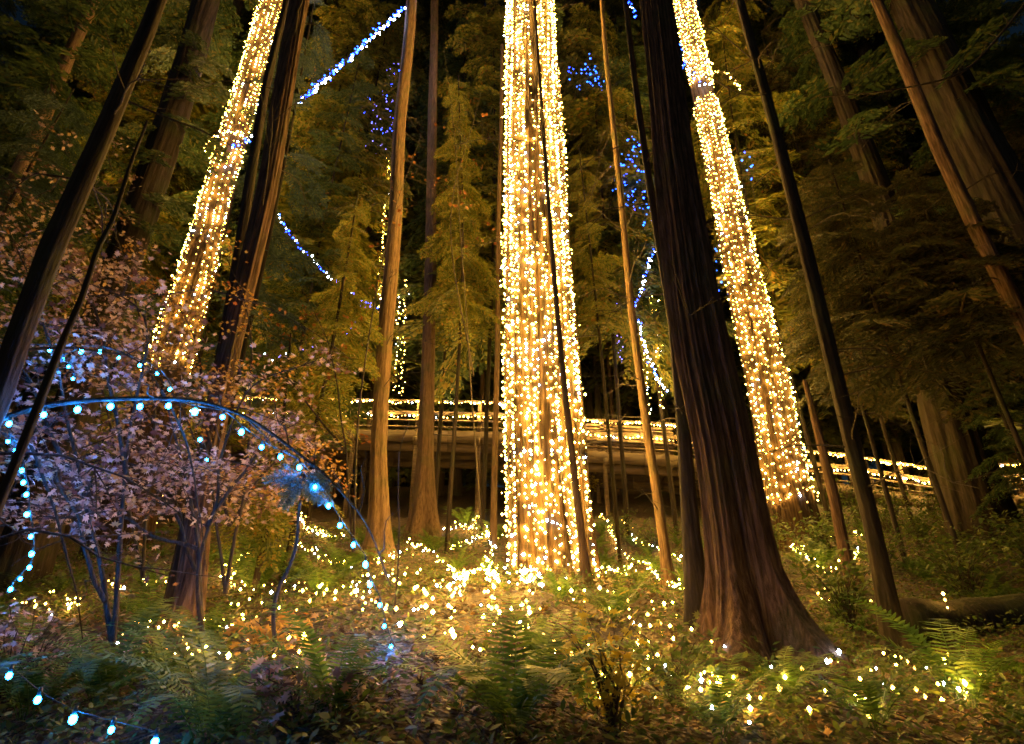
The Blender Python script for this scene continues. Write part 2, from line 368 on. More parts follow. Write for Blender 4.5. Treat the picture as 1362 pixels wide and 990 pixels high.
def strands(tr, angs, z0, z1, n, label, group, r=.02, alt=('white', .05), mat='warm', jit=.013, off=.02, skip=None, sizes=False):
    r_ = r
    for th0 in angs:
        r = r_*float(rng.choice((.8, .95, 1.1, 1.35))) if sizes else r_*rng.uniform(.85, 1.15)
        th0 = th0+rng.uniform(-1.5, 1.5)
        ph = rng.uniform(0, 6.28); za = z0+rng.uniform(-.2, .2); zb = z1
        zz = np.linspace(za, zb, 60); tt = R(th0)+.05*np.sin(zz*.7+ph)+.035*np.sin(zz*2.3+ph*2)+.02*np.sin(zz*6+ph)
        def at(z, t, o_=off):
            rr = tr.r(z, t)+o_; return tr.c(z)+np.stack([rr*np.cos(t), rr*np.sin(t), np.zeros_like(rr)], -1)
        pts = at(zz, tt, .012)
        zb_ = np.sort(np.linspace(za, zb, n)+.28*np.sin(np.linspace(za, zb, n)*rng.uniform(1.5, 3)+ph)*rng.uniform(.3, 1)+rng.uniform(-.07, .07, n)); zb_ = np.clip(zb_, za, None); tb = np.interp(zb_, zz, tt)+rng.normal(0, jit, n)/.7
        b = at(zb_, tb, off+.012+rng.uniform(0, .03, n)+(rng.uniform(0, 1, n) < .12)*rng.uniform(0, .09, n)); 
        if skip is not None: b = b[[not skip(z) for z in zb_]]
        light_string(pts, list(b), label, group, mat, r, alt)

# ================================================================ the trees of the photo
# central lit cedar
T1 = Trunk([(732, 765, 118), (727, 700, 118), (719, 500, 112), (711, 250, 94), (706, 0, 71)], 10, .12, 1.4, 30, lobes=.3)
tree('cedar_tree', T1, 'lit_cedar', 'thick central cedar trunk densely wrapped in warm white lights', nth=180, dz=.07,
     crown=(19.5, 29, 26, 2.6, 1.4), cmat='needle_dark')
# dark fluted cedar in front, right of centre
T2 = Trunk([(1016, 880, 118), (990, 760, 92), (964, 600, 86), (938, 480, 82), (924, 400, 76), (896, 200, 60), (874, 0, 48)], 5.5, .75, 1.6, 19, lobes=.9, flen=.45)
tree('cedar_tree', T2, 'fluted', 'dark fluted cedar with flared base in front, right of the central lit trunk', nth=260, dz=.05)
T2b = Trunk([(932, 838, 34), (918, 700, 26), (906, 560, 20), (893, 430, 16), (872, 300, 12), (846, 120, 9), (830, 0, 7)], 5.9, .5, 1, 17, flen=.4)
tree('slender_tree', T2b, 'dark', 'slender dark trunk pressed against the left side of the fluted cedar', nth=32, dead=12)
# right lit trunk
T3 = Trunk([(1046, 650, 62), (1018, 500, 56), (990, 380, 49), (958, 230, 38), (932, 110, 31), (908, 0, 27)], 14, .2, .8, 34)
tree('cedar_tree', T3, 'lit_cedar', 'leaning trunk covered in warm lights behind the fluted dark cedar', nth=80, dz=.12, crown=(26, 33, 16, 2.4, 1.2), cmat='needle_dark')
# left lit trunk
T4 = Trunk([(222, 500, 62), (262, 370, 50), (292, 250, 40), (332, 110, 32), (362, 0, 29)], 14, .2, .8, 32)
tree('cedar_tree', T4, 'lit_cedar', 'lit trunk rising out of the maple leaves on the left', nth=80, dz=.12, crown=(26, 31, 16, 2.4, 1.2), cmat='needle_dark')
T5 = Trunk([(250, 822, 38), (266, 680, 34), (310, 450, 31), (352, 260, 30), (384, 90, 28), (400, 0, 27)], 6.6, .3, 1.2, 20)
tree('conifer_tree', T5, 'cedar', 'dark furrowed trunk just right of the left lit trunk', nth=80, dz=.08, dead=8)
T5b = Trunk([(272, 600, 20), (300, 440, 18), (330, 250, 15), (352, 120, 12), (380, 0, 9)], 6.9, .3, 1, 16)
tree('slender_tree', T5b, 'dark', 'narrow mossy trunk tight against the left of the furrowed trunk', nth=24)
T6 = Trunk([(-130, 820, 44), (-55, 640, 36), (-5, 530, 31), (17, 465, 30), (68, 330, 30), (86, 292, 29), (141, 172, 25), (200, 34, 20), (212, 0, 19)], 3.4, .2, .6, 13)
tree('leaning_tree', T6, 'dark', 'near dark smooth trunk crossing the left edge of the picture', nth=48, dz=.08, dead=12)
T7 = Trunk([(-75, 860, 15), (3, 663, 13), (51, 543, 12), (79, 467, 10), (110, 395, 8), (131, 330, 7), (151, 292, 6), (175, 215, 5), (196, 161, 3)], 2.9, .1, .5, 4.6)
tree('sapling', T7, 'dark', 'thin dark leaning sapling in front of the maple leaves', nth=12, dz=.06)
T8 = Trunk([(95, 560, 56), (130, 440, 50), (182, 300, 46), (232, 150, 40), (275, 0, 34)], 10.5, .2, .9, 28)
tree('conifer_tree', T8, 'dark', 'thick shaded conifer trunk between the left edge trunk and the left lit trunk', nth=60,
     crown=(6, 27, 60, 1.7, 1.5), cmat='needle_dark', dead=6)
T9 = Trunk([(-80, 470, 30), (0, 290, 26), (52, 170, 20), (102, 50, 16), (124, 0, 14)], 12, .2, .9, 28)
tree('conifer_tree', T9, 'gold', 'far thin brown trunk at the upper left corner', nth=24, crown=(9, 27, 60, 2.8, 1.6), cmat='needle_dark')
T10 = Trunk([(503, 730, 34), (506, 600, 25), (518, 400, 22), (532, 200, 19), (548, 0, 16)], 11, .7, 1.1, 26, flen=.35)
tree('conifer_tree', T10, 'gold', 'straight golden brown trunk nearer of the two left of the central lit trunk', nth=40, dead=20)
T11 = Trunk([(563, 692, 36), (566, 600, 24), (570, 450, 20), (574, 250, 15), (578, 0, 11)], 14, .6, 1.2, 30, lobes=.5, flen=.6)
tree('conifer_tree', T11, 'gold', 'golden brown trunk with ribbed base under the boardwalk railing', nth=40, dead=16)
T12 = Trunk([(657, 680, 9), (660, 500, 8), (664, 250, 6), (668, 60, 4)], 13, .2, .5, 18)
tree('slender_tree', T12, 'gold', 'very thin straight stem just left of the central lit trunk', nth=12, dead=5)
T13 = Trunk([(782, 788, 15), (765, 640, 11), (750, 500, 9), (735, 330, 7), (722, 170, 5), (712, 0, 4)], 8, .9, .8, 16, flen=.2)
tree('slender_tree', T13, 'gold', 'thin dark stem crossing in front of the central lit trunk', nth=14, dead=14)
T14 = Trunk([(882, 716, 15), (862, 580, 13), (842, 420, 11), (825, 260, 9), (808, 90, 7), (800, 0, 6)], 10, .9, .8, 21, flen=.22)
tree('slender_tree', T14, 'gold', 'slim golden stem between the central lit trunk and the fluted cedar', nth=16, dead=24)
T15 = Trunk([(1188, 842, 30), (1160, 690, 24), (1118, 520, 23), (1085, 390, 21), (1050, 250, 18), (1015, 110, 14), (985, 0, 12)], 6.5, .7, 1.2, 18, flen=.3)
tree('slender_tree', T15, 'dark', 'slim brown trunk standing right of the fluted cedar', nth=32, dz=.08, dead=24)
T16 = Trunk([(1122, 728, 17), (1108, 660, 16), (1090, 590, 13)], 9.5, .7, 1.2, 5.6, flen=.3)
tree('dead_snag', T16, 'cedar', 'short broken snag beside the railing right of the lit trunk', nth=20, dz=.06)
T17 = Trunk([(1292, 655, 78), (1258, 540, 66), (1218, 400, 50), (1170, 260, 36), (1118, 120, 26), (1068, 0, 22)], 13, .2, 1, 28)
tree('conifer_tree', T17, 'dark', 'thick grey furrowed trunk over the right end of the railing', nth=80, dead=5,
     crown=(12, 27, 40, 2.6, 1.6), cmat='needle_dark')
T18 = Trunk([(1480, 640, 90), (1420, 470, 84), (1358, 320, 76), (1300, 200, 66), (1245, 80, 54), (1208, 0, 48)], 11, .2, 1, 26)
tree('conifer_tree', T18, 'dark', 'big furrowed trunk leaning through the upper right corner', nth=90, dz=.09,
     crown=(14, 25, 22, 2.6, 1.6), cmat='needle_dark')
T19 = Trunk([(1440, 600, 26), (1380, 470, 24), (1310, 330, 21), (1245, 190, 18), (1190, 60, 15), (1165, 0, 13)], 8.5, .2, .7, 20)
tree('slender_tree', T19, 'cedar', 'slim reddish trunk crossing in front of the upper right big trunk', nth=28, dead=16)
T20 = Trunk([(838, 560, 16), (826, 400, 13), (812, 250, 10), (800, 60, 8)], 24, .2, .8, 34)
tree('conifer_tree', T20, 'dark', 'dark far trunk rising behind the railing right of the central trunk', nth=20)

# far trunks behind the boardwalk
far = [(440, 640, 14, 21), (470, 560, 10, 26), (612, 560, 12, 22), (640, 560, 7, 20), (590, 540, 7, 28), (800, 600, 10, 21), (820, 640, 6, 21), (930, 560, 14, 24), (760, 540, 9, 30), 
       (350, 560, 16, 19), (120, 560, 30, 17), (40, 540, 26, 20), (1340, 560, 34, 22), (700, 540, 16, 34), (545, 540, 12, 34), (870, 560, 10, 32)]
for i, (px, py, wd, D) in enumerate(far):
    vx = (700-px)/(py+1080)
    t_ = Trunk([(px, py, wd), (px+vx*(py-250), 250, wd*.72), (px+vx*py, 0, wd*.55)], D, .3, .8, 30)
    tree('conifer_tree', t_, ['cedar', 'dark', 'dark'][i % 3], 'straight bare trunk in the dim forest behind the boardwalk',
         group='far trunks behind the boardwalk', nth=16, dz=.5)

# ================================================================ lights on the trunks
GW = 'warm strands on the central trunk'
vis = [-179, -174, -169, -166, -161, -157, -148, -145, -141, -138, -128, -125, -121, -112, -108, -97, -80, -77, -69, -66, -63, -55, -51, -48, -45, -36, -32, -28, -18, -14, -7]
strands(T1, vis, T1.z0+.1, 19.0, 100, 'warm white light strand hanging down the thick central cedar trunk', GW, r=.0172, alt=('white', .06), sizes=True)
strands(T1, [-104, -101, -86], T1.z0+.1, T1.z0+6.5, 50, 'short warm light strand on the lower middle of the central cedar trunk', 'short strands on the central trunk foot', r=.0185)
strands(T1, [28, 62, 100, 135, 160], T1.z0+1, 19.0, 60, 'added unseen warm light strand round the back of the central cedar trunk', 'strands behind the central trunk', r=.021)  # out of sight, added to light the foliage behind this trunk
gap = lambda z: False
z3 = P(940, 138, 14)[2]; z3b = P(930, 120, 14)[2]
strands(T3, [-175, -163, -152, -141, -130, -119, -108, -97, -86, -75, -64, -53, -42, -31, -18, -5], P(1046, 668, 14)[2], 25.0, 100,
        'warm light strand down the lit trunk behind the fluted dark cedar', 'warm strands on the right lit trunk', r=.020, alt=('white', .04), skip=lambda z: z3 < z < z3b)
strands(T3, [60, 120], T3.z0+.8, 25.0, 40, 'added unseen warm light strand on the back of the right lit trunk', 'strands behind the right lit trunk', r=.026)  # hidden strands added for their light on the crowns behind
strands(T4, [-172, -158, -146, -120, -104, -78, -52, -36, -20, -4], P(222, 492, 14)[2], 25.0, 90,
        'warm light strand down the lit trunk that rises from the maple leaves', 'warm strands on the left lit trunk', r=.020, alt=('white', .04))
strands(T4, [60, 120], T4.z0+.8, 25.0, 36, 'added unseen warm light strand on the back of the left lit trunk', 'strands behind the left lit trunk', r=.026)  # unseen, added so the forest behind catches light

def pxstring(pix, D, spacing, label, group=None, mat='warm', r=.02, alt=None, jit=.0, wob=0.0, n=60, cluster=1, **k):
    pts = np.array([P(p[0], p[1], p[2] if len(p) > 2 else D) for p in pix]); c = smooth_path(pts, n, wob)
    L = np.r_[0, np.cumsum(np.linalg.norm(np.diff(c, axis=0), axis=1))]; nb = max(2, int(L[-1]/spacing)); nb = min(nb, 100)
    tt = np.linspace(0, L[-1], nb)+rng.uniform(-.25, .25, nb)*spacing
    b = np.stack([np.interp(tt, L, c[:, i]) for i in range(3)], -1)+rng.normal(0, 1, (nb, 3))*jit
    b[:, 2] -= .02
    return light_string(c, list(b), label, group, mat, r, alt, **k)
# blue light lines high between the trees
pxstring([(397, 137), (440, 100), (490, 55), (548, 0), (590, -45)], 11, .065, 'blue white light line slanting across the top left of centre', mat='blue', r=.034, alt=('white', .65), jit=.025)
pxstring([(397, 134), (440, 97), (490, 52), (548, -3), (590, -48)], 11.1, .065, 'second blue line twisted along the slanting blue white one', mat='blue', r=.03, alt=('azure', .3), jit=.05)
pxstring([(312, 196), (335, 182), (345, 168)], 13.4, .08, 'short blue light wrap around the left lit trunk', mat='blue', r=.035, alt=('white', .4), jit=.08)
pxstring([(368, 282), (395, 322), (440, 367), (492, 408)], 12, .10, 'blue white light line sloping down left of the golden trunk', mat='blue', r=.022, alt=('white', .35), jit=.03)
pxstring([(352, 475), (390, 462), (418, 455)], 12, .10, 'faint blue light sprig among the drooping conifer boughs', mat='violet', r=.018, alt=('white', .3), jit=.06)
pxstring([(462, 438), (475, 425), (482, 400), (500, 405)], 12.5, .09, 'blue light tangle at the end of the sloping blue line', mat='blue', r=.018, alt=('violet', .3), jit=.08)
pxstring([(826, -20), (838, 5), (846, 22)], 12, .07, 'blue light line cut off by the top edge beside the dark cedar', mat='blue', r=.028, alt=('white', .3), jit=.04)
pxstring([(898, 60), (908, 85), (925, 104), (944, 112)], 13.3, .08, 'blue light wrap around the right lit trunk near the top', mat='blue', r=.035, alt=('white', .4), jit=.07)
pxstring([(878, 318), (865, 345), (855, 375), (845, 408)], 14.6, .06, 'blue light line behind the slim golden stem', mat='blue', r=.022, alt=('white', .5), jit=.03)
pxstring([(850, 425), (855, 450), (864, 480), (876, 505), (889, 520)], 14.6, .06, 'blue light line hanging low behind the slim golden stem', mat='blue', r=.022, alt=('white', .5), jit=.03)
pxstring([(925, 104), (950, 96), (972, 100), (985, 118)], 13, .09, 'warm light loop on a side branch of the right lit trunk', r=.022, jit=.04)
pxstring([(272, 200), (282, 183), (305, 176), (325, 180)], 13, .09, 'warm light loop on a side branch of the left lit trunk', r=.022, jit=.03)
# far lit trees
for pix, D, m, lb in [([(528, 90), (520, 140), (516, 190)], 14.6, 'violet', 'violet light strand on a far trunk above the warm strand'),
                      ([(498, 135), (500, 170), (495, 200)], 14.8, 'violet', 'short violet light strand left of the violet far trunk')]:
    pxstring(pix, D, .08, lb, 'violet strands in the far trees', mat=m, r=.016, alt=('blue', .25), jit=.2)
for k, (pix, D, lb) in enumerate([([(518, 212), (512, 280), (507, 345), (505, 420)], 15.8, 'thin warm strand on a far trunk left of the golden trunk'),
                   ([(541, 372), (537, 440), (534, 525)], 15.8, 'warm strand between the two golden brown trunks'), ([(531, 392), (528, 450), (526, 520)], 15.8, 'second warm strand between the two golden brown trunks'),
                   ([(866, 395), (874, 470), (880, 545)], 15.8, 'warm far strand nearest the fluted cedar'), ([(852, 410), (858, 480), (864, 550)], 15.8, 'warm far strand left of the one beside the fluted cedar'),
                   ([(875, 400), (868, 430), (874, 462)], 15.8, 'short dense warm strand beside the fluted cedar'), ([(819, 400), (822, 440), (826, 480)], 15.8, 'small cool far strand right of the central trunk')]):
    pxstring(pix, D, .09, lb, mat='warm' if k < 6 else 'violet', r=.015, alt=('white', .1), jit=.04 if k != 5 else .12)
for pix, lb in [([(765, 100), (785, 92), (800, 108), (778, 112)], 'bulb patch standing in for blue lit foliage high right of the central trunk'),
                ([(842, 180), (838, 220), (850, 255), (862, 290)], 'bulb patch standing in for blue lit foliage left of the dark slender trunk'),
                ([(820, 215), (828, 240), (838, 270)], 'dim bulb patch standing in for blue lit foliage behind the slim golden stem'),
                ([(985, 215), (992, 228)], 'small bulb patch standing in for blue lit foliage right of the right lit trunk'),
                ([(955, 330), (962, 365), (960, 390)], 'bulbs standing in for blue lit foliage just left of the right lit trunk')]:
    pxstring(pix, 14.6, .045, lb, 'blue patches in far foliage', mat='azure', r=.027, alt=('blue', .2), jit=.2)  # azure bulbs stand in for leaves lit blue

# ================================================================ boardwalk
def boardwalk():
    rail = [P(150, 522, 18.4), P(340, 529, 18.2), P(663, 535, 18), P(778, 558, 18), P(893, 564, 18), P(1054, 598, 18.2), P(1122, 604, 18.4), P(1171, 612, 18.8), P(1246, 624, 19.4), P(1326, 618, 20), P(1430, 612, 20.8)]
    rail = np.array(rail); sl0 = np.r_[0, np.cumsum(np.linalg.norm(np.diff(rail, axis=0), axis=1))]; tt = np.sort(np.r_[np.linspace(0, sl0[-1], 34), sl0[1:-1]]); path = np.stack([np.interp(tt, sl0, rail[:, k]) for k in range(3)], -1); base = path[0]-np.array([0, 0, 3.5])
    o = thing('boardwalk', base, 'raised timber boardwalk with light draped railing crossing behind the trunks', 'boardwalk')
    H = 1.12; W = 1.9
    back = np.array([0.0, W, 0])
    def run(name, off, wd, ht, mat='wood', side=0):
        mb = MB()
        for i in range(len(path)-1): mb.box(path[i]+off-base, path[i+1]+off-base+(path[i+1]-path[i])*.002, wd, ht)
        mkobj(name, mb, M[mat], o)
    for bk in (np.zeros(3), back):
        run('handrail', np.array([0, 0, .0])+bk, .14, .045)
        run('rail', np.array([0, 0, -.45])+bk, .05, .12); run('rail', np.array([0, 0, -.72])+bk, .05, .05); run('rail', np.array([0, 0, -.95])+bk, .05, .05)
        run('fascia', np.array([0, -.06, -H-.20])+bk, .08, .38)
        run('beam', np.array([0, .12, -H-.50])+bk, .16, .30)
    # slatted side panels right of the central trunk
    for k in range(7):
        mb = MB(); lo, hi = P(772, 555, 18)[0], P(905, 555, 18)[0]
        pp = [p for p in path if lo < p[0] < hi]
        for a_, b_ in zip(pp[:-1], pp[1:]): mb.box(a_-base+np.array([0, .05, -.18-k*.125]), b_-base+np.array([0, .05, -.18-k*.125]), .03, .085)
        if pp: mkobj('slat', mb, M['wood'], o)
    # deck planks, laid across
    mb = MB(); L = np.r_[0, np.cumsum(np.linalg.norm(np.diff(path, axis=0), axis=1))]; s = 0
    while s < L[-1]:
        c = np.array([np.interp(s, L, path[:, k]) for k in range(3)])-base-np.array([0, 0, H])
        mb.box(c+np.array([0, -.02, 0]), c+np.array([0, W+.02, 0]), .135, .04); s += .145
    mkobj('deck', mb, M['wood'], o)
    s = .4
    while s < L[-1]:
        c = np.array([np.interp(s, L, path[:, k]) for k in range(3)])
        for bk in (0, W):
            q = c+np.array([0, bk+(.10 if bk == 0 else -.1), 0]); mb = MB(); zg = float(g(q[0], q[1]))-.2
            mb.box(np.array([q[0], q[1], min(zg, q[2]-1.6)])-base, q-base+np.array([0, 0, .03]), .13, .13, up=(0, 1, 0)); mkobj('post', mb, M['wood'], o)
        mb = MB(); c2 = c-base-np.array([0, 0, H+.36]); mb.box(c2+np.array([0, -.25, 0]), c2+np.array([0, W+.25, 0]), .12, .2); mkobj('joist', mb, M['wood'], o)
        s += 2.1
    # lights along the rail in lengths
    def along(s0, s1, dz, dy, sp, lb):
        ss = np.arange(s0, s1, sp); b = np.stack([np.interp(ss, L, path[:, k]) for k in range(3)], -1)+np.array([0, dy, dz])
        b[:, 2] -= .06*np.abs(np.sin(ss*1.7))+rng.uniform(0, .05, len(ss)); b += rng.normal(0, .015, b.shape)
        sl_ = np.linspace(s0, s1, 50); c = np.stack([np.interp(sl_, L, path[:, k]) for k in range(3)], -1)+np.array([0, dy, dz+.02]); c[:, 2] -= .06*np.abs(np.sin(sl_*1.7))
        light_string(c, list(b), lb, 'warm lights on the boardwalk railing', 'warm', .028, ('white', .05))
    n = 5; ed = np.linspace(1.0, L[-1]-.3, n+1)
    where = ['behind the maple leaves at left', 'behind the golden trunks', 'behind the central lit trunk', 'right of the lit trunks', 'at the far right end']
    for i in range(n):
        along(ed[i], ed[i+1], -.03, -.10, .10, 'warm light garland on the top rail '+where[i])
        along(ed[i], ed[i+1], -.52, -.07, .13, 'warm light garland on the lower rail '+where[i])
boardwalk()

# ================================================================ leaf templates
def maple_tpl():
    tips = [(-150, .55), (-75, .85), (-35, .8), (0, 1.0), (35, .8), (75, .85), (150, .55)]
    v = [(0, 0, .06)]; pts = []
    for i, (a, l) in enumerate(tips):
        pts.append((a, l)); 
        if i < 6: pts.append(((a+tips[i+1][0])/2, .42))
    pts.append((180, .12))
    for a, l in pts: v.append((l*math.cos(R(a)), l*math.sin(R(a)), -.12*l*l))
    n = len(pts); t = [(0, 1+i, 1+(i+1) % n) for i in range(n)]
    return (np.array(v)*.5, np.zeros((0, 4), int), np.array(t))
MT = maple_tpl()
def oval_tpl():
    v = [(0, 0, 0), (.35, .2, .03), (.7, .17, .02), (1, 0, -.05), (.7, -.17, .02), (.35, -.2, .03)]
    return (np.array(v), np.array([(0, 1, 2, 5), (5, 2, 3, 4)]), np.zeros((0, 3), int))
OT = oval_tpl()
def stamp_many(mb, tpl, pos, Ms, sc):
    v, q, t = tpl; n = len(pos); V = np.einsum('nij,vj->nvi', Ms, v)*np.asarray(sc)[:, None, None]+pos[:, None]
    o = (np.arange(n)*len(v))[:, None, None]
    mb.add(V.reshape(-1, 3), (q[None]+o).reshape(-1, 4) if len(q) else None, (t[None]+o).reshape(-1, 3) if len(t) else None)
def randrot(n, tilt=.5, yaw=None):
    ya = rng.uniform(0, 2*PI, n) if yaw is None else yaw; a = rng.normal(0, tilt, n); b = rng.normal(0, tilt, n)
    cz, sz, ca, sa, cb, sb = np.cos(ya), np.sin(ya), np.cos(a), np.sin(a), np.cos(b), np.sin(b); O = np.zeros(n); I = np.ones(n)
    Rz = np.stack([cz, -sz, O, sz, cz, O, O, O, I], -1).reshape(n, 3, 3); Rx = np.stack([I, O, O, O, ca, -sa, O, sa, ca], -1).reshape(n, 3, 3)
    Ry = np.stack([cb, O, sb, O, I, O, -sb, O, cb], -1).reshape(n, 3, 3); return Rz@Rx@Ry

def leafy_shrub(name, base, limbs, label, mat, leaf=.075, per=36, spread=.55, cat='maple tree', group=None, tpl=None, tilt=.55, r0=.02, subs=9):
    """limbs: list of 3-D polylines; side twigs and leaves grow from the outer part of each"""
    o = thing(name, base, label, cat, group); lb = MB(); base = np.asarray(base)
    for lm in limbs:
        c = smooth_path(np.array(lm), 24, .06)-base; L = np.linalg.norm(np.diff(c, axis=0), axis=1).sum()
        wb = MB(); wb.tube(c, np.linspace(r0, .004, 24), 6, False)
        for s in range(subs):
            i = rng.integers(6, 23); p = c[i]; tdir = c[min(i+1, 23)]-c[i-1]; tdir /= np.linalg.norm(tdir)
            side = rng.normal(0, 1, 3); side[2] *= .35; d = tdir*.6+side/np.linalg.norm(side); d /= np.linalg.norm(d); l = spread*rng.uniform(.5, 1.3)
            tw = smooth_path([p, p+d*l*.5+np.array([0, 0, .04]), p+d*l+np.array([0, 0, -.08])], 8, .04); wb.tube(tw, np.linspace(.005, .0015, 8), 3, False)
            n = per; u = rng.uniform(.15, 1, n)**.7; pp = np.stack([np.interp(u, np.linspace(0, 1, 8), tw[:, k]) for k in range(3)], -1)
            off = rng.normal(0, 1, (n, 3))*np.array([.11, .11, .035]); pp = pp+off
            stamp_many(lb, tpl or MT, pp, randrot(n, tilt), leaf*rng.uniform(.55, 1.25, n))
        mkobj('branch', wb, M['twig'], o)
    mkobj('foliage', lb, M[mat], o); return o

# ---------------------------------------------------------------- vine maples at left
def pxl(*a): return [P(*t) for t in a]
b0 = G(150, 860)
leafy_shrub('vine_maple', b0, [pxl((150, 860, 4.6), (110, 640, 4.6), (60, 430, 4.3), (10, 300, 4.2)), pxl((150, 860, 4.6), (170, 600, 4.7), (190, 420, 4.6), (60, 360, 4.4)),
            pxl((140, 800, 4.6), (60, 620, 4.2), (-20, 560, 4.0)), pxl((170, 640, 4.7), (120, 400, 4.8), (30, 330, 4.9), (-40, 300, 4.8)), pxl((100, 640, 4.5), (20, 480, 4.4), (-60, 420, 4.2))],
            'tan and mauve vine maple spreading from the left edge', 'maple', per=23, subs=25, spread=.66, leaf=.084)
b1 = G(270, 850)
leafy_shrub('vine_maple', b1, [pxl((270, 850, 5.2), (250, 650, 5.1), (215, 520, 5.0), (150, 450, 4.9)), pxl((270, 850, 5.2), (280, 640, 5.0), (330, 520, 4.9), (420, 480, 4.9)),
            pxl((260, 760, 5.2), (210, 640, 5.0), (120, 600, 4.8)), pxl((275, 700, 5.1), (340, 600, 5.0), (400, 560, 5.2)), pxl((262, 730, 5.1), (160, 690, 4.9), (60, 690, 4.8))],
            'dense brown leaved vine maple under the blue bulb arc', 'maple', per=20, subs=22, spread=.62, leaf=.08)
b2 = G(300, 790)
leafy_shrub('vine_maple', b2, [pxl((300, 790, 6.4), (330, 600, 6.3), (330, 420, 6.2), (300, 340, 6.1)), pxl((300, 790, 6.4), (260, 560, 6.2), (160, 470, 6.0), (60, 440, 5.8)),
            pxl((305, 700, 6.4), (240, 420, 6.3), (140, 330, 6.2)), pxl((305, 700, 6.4), (380, 600, 6.4), (440, 640, 6.3))],
            'taller vine maple with yellowing leaves in front of the left lit trunk', 'goldmaple', per=34, subs=15, spread=.66)
b3 = G(190, 770)
leafy_shrub('vine_maple', b3, [pxl((190, 770, 7.4), (150, 560, 7.3), (60, 330, 7.2), (10, 240, 7)), pxl((190, 770, 7.4), (200, 500, 7.2), (130, 260, 7.2), (60, 210, 7)), pxl((190, 700, 7.4), (240, 620, 7.2), (330, 680, 7))],
            'vine maple reaching highest behind the left edge leaves', 'maple', leaf=.095, per=30, subs=20, spread=.85)
# autumn leaves scattered on thin stems in the middle
b4 = G(470, 735)
leafy_shrub('autumn_sapling', b4, [pxl((470, 735, 8.5), (455, 560, 8.5), (440, 470, 8.5), (400, 380, 8.4)), pxl((470, 735, 8.5), (480, 520, 8.6), (520, 300, 8.8), (560, 180, 9)), pxl((460, 600, 8.5), (380, 500, 8.4), (350, 440, 8.4))],
            'thin sapling with sparse orange leaves left of the golden trunks', 'orange', leaf=.11, per=6, subs=9, spread=.6, cat='sapling')
b5 = G(640, 700)
leafy_shrub('autumn_sapling', b5, [pxl((640, 700, 11), (620, 400, 11), (600, 150, 11), (590, 60, 11)), pxl((630, 500, 11), (600, 300, 11.2), (640, 120, 11.4))],
            'tall thin sapling with orange brown leaves beside the central lit trunk', 'orange', leaf=.15, per=3, subs=7, spread=.9, cat='sapling')

# ================================================================ conifers that hold the middle and background foliage
def conifer(px, py, D, h, n, L0, L1, label, mat='needle', tpl=None, group=None, z0=.8, wd=.055, nm='conifer_tree', pitch=(-35, 0)):
    p = G(px, py) if D is None else None
    x = P(px, py, D)[0]; base = np.array([x, D, float(g(x, D))])
    o = thing(nm, base, label, 'conifer', group); mb = MB()
    c = smooth_path([(0, 0, -.2), (rng.normal(0, .1), rng.normal(0, .1), h*.5), (rng.normal(0, .2), 0, h)], 14); mb.tube(c, np.linspace(wd, .015, 14), 8, False)
    mkobj('trunk', mb.mesh('trunk', True), M['dark'], o)
    cb = MB(); cf = lambda z: np.array([np.interp(z, c[:, 2], c[:, 0]), np.interp(z, c[:, 2], c[:, 1]), z])
    boughs(cb, cf, z0, h*.98, n, L0, L1, np.zeros(3), tpl or BT, None, pitch); mkobj('crown', cb, M[mat], o); return o
# nearer, individually placed (px,py is where the crown is, D its distance)
C = [
 (610, 400, 12.5, 15, 95, 1.5, .6, 'drooping olive conifer filling the gap left of the central lit trunk', 'needle', (-55, -15)),
 (425, 470, 9.5, 8, 70, 1.5, .5, 'bushy golden green cedar left of the golden trunks', 'needle', (-50, -10)),
 (380, 560, 8.5, 4.2, 36, 1.1, .4, 'low cedar with drooping fronds above the blue bulbs', 'needle', (-55, -10)),
 (330, 300, 17, 17, 90, 2.2, .7, 'olive conifer between the left lit trunk and the blue line', 'needle', (-35, 0)),
 (230, 250, 16, 17, 90, 2.4, .8, 'olive conifer right behind the left lit trunk', 'needle', (-35, 0)),
 (790, 300, 13.5, 13, 45, 1.3, .5, 'thin twiggy conifer right of the central lit trunk', 'needle', (-40, 0)),
 (1125, 470, 12, 9.5, 80, 1.5, .6, 'dim brownish hemlock right of the right lit trunk', 'needle_brown', (-30, 5)),
 (1160, 380, 10.5, 10, 90, 2.2, .7, 'brownish hemlock behind the slim brown trunk', 'needle_brown', (-25, 8)),
 (1290, 420, 9.5, 9, 95, 2.2, .7, 'dark hemlock with flat boughs near the right edge', 'needle_brown', (-20, 8)),
 (1050, 150, 15, 20, 110, 2.6, .9, 'tall dark hemlock above the railing at right', 'needle_brown', (-30, 5)),
 (1380, 300, 12, 14, 100, 2.6, .9, 'tall hemlock half outside the right edge', 'needle_brown', (-25, 5)),
 (60, 180, 9, 11, 80, 2.2, .8, 'blue green hemlock in the upper left corner', 'needle_teal', (-25, 5)),
 (418, 60, 9.2, 15, 50, 1.2, .8, 'hemlock with blue green boughs right of the dark trunk top', 'needle_teal', (-25, 5)),
 (450, 200, 14, 18, 70, 1.9, .8, 'dark green conifer behind the slanting blue light line', 'needle_dark', (-30, 0)),
 (1345, 560, 11.5, 4.5, 40, 1.4, .5, 'young dark hemlock in front of the far right end of the railing', 'needle_dark', (-25, 5)),
 (1300, 60, 15, 24, 130, 3, 1.6, 'very tall dark hemlock rising behind the big leaning trunks', 'needle_dark', (-25, 5)),
 (1480, 0, 14, 24, 130, 3, 1.6, 'very tall dark hemlock just beyond the upper right corner', 'needle_dark', (-25, 5)),
 (-60, 100, 14, 22, 120, 3, 1.4, 'very tall dark hemlock beyond the upper left corner', 'needle_dark', (-25, 5)),
]
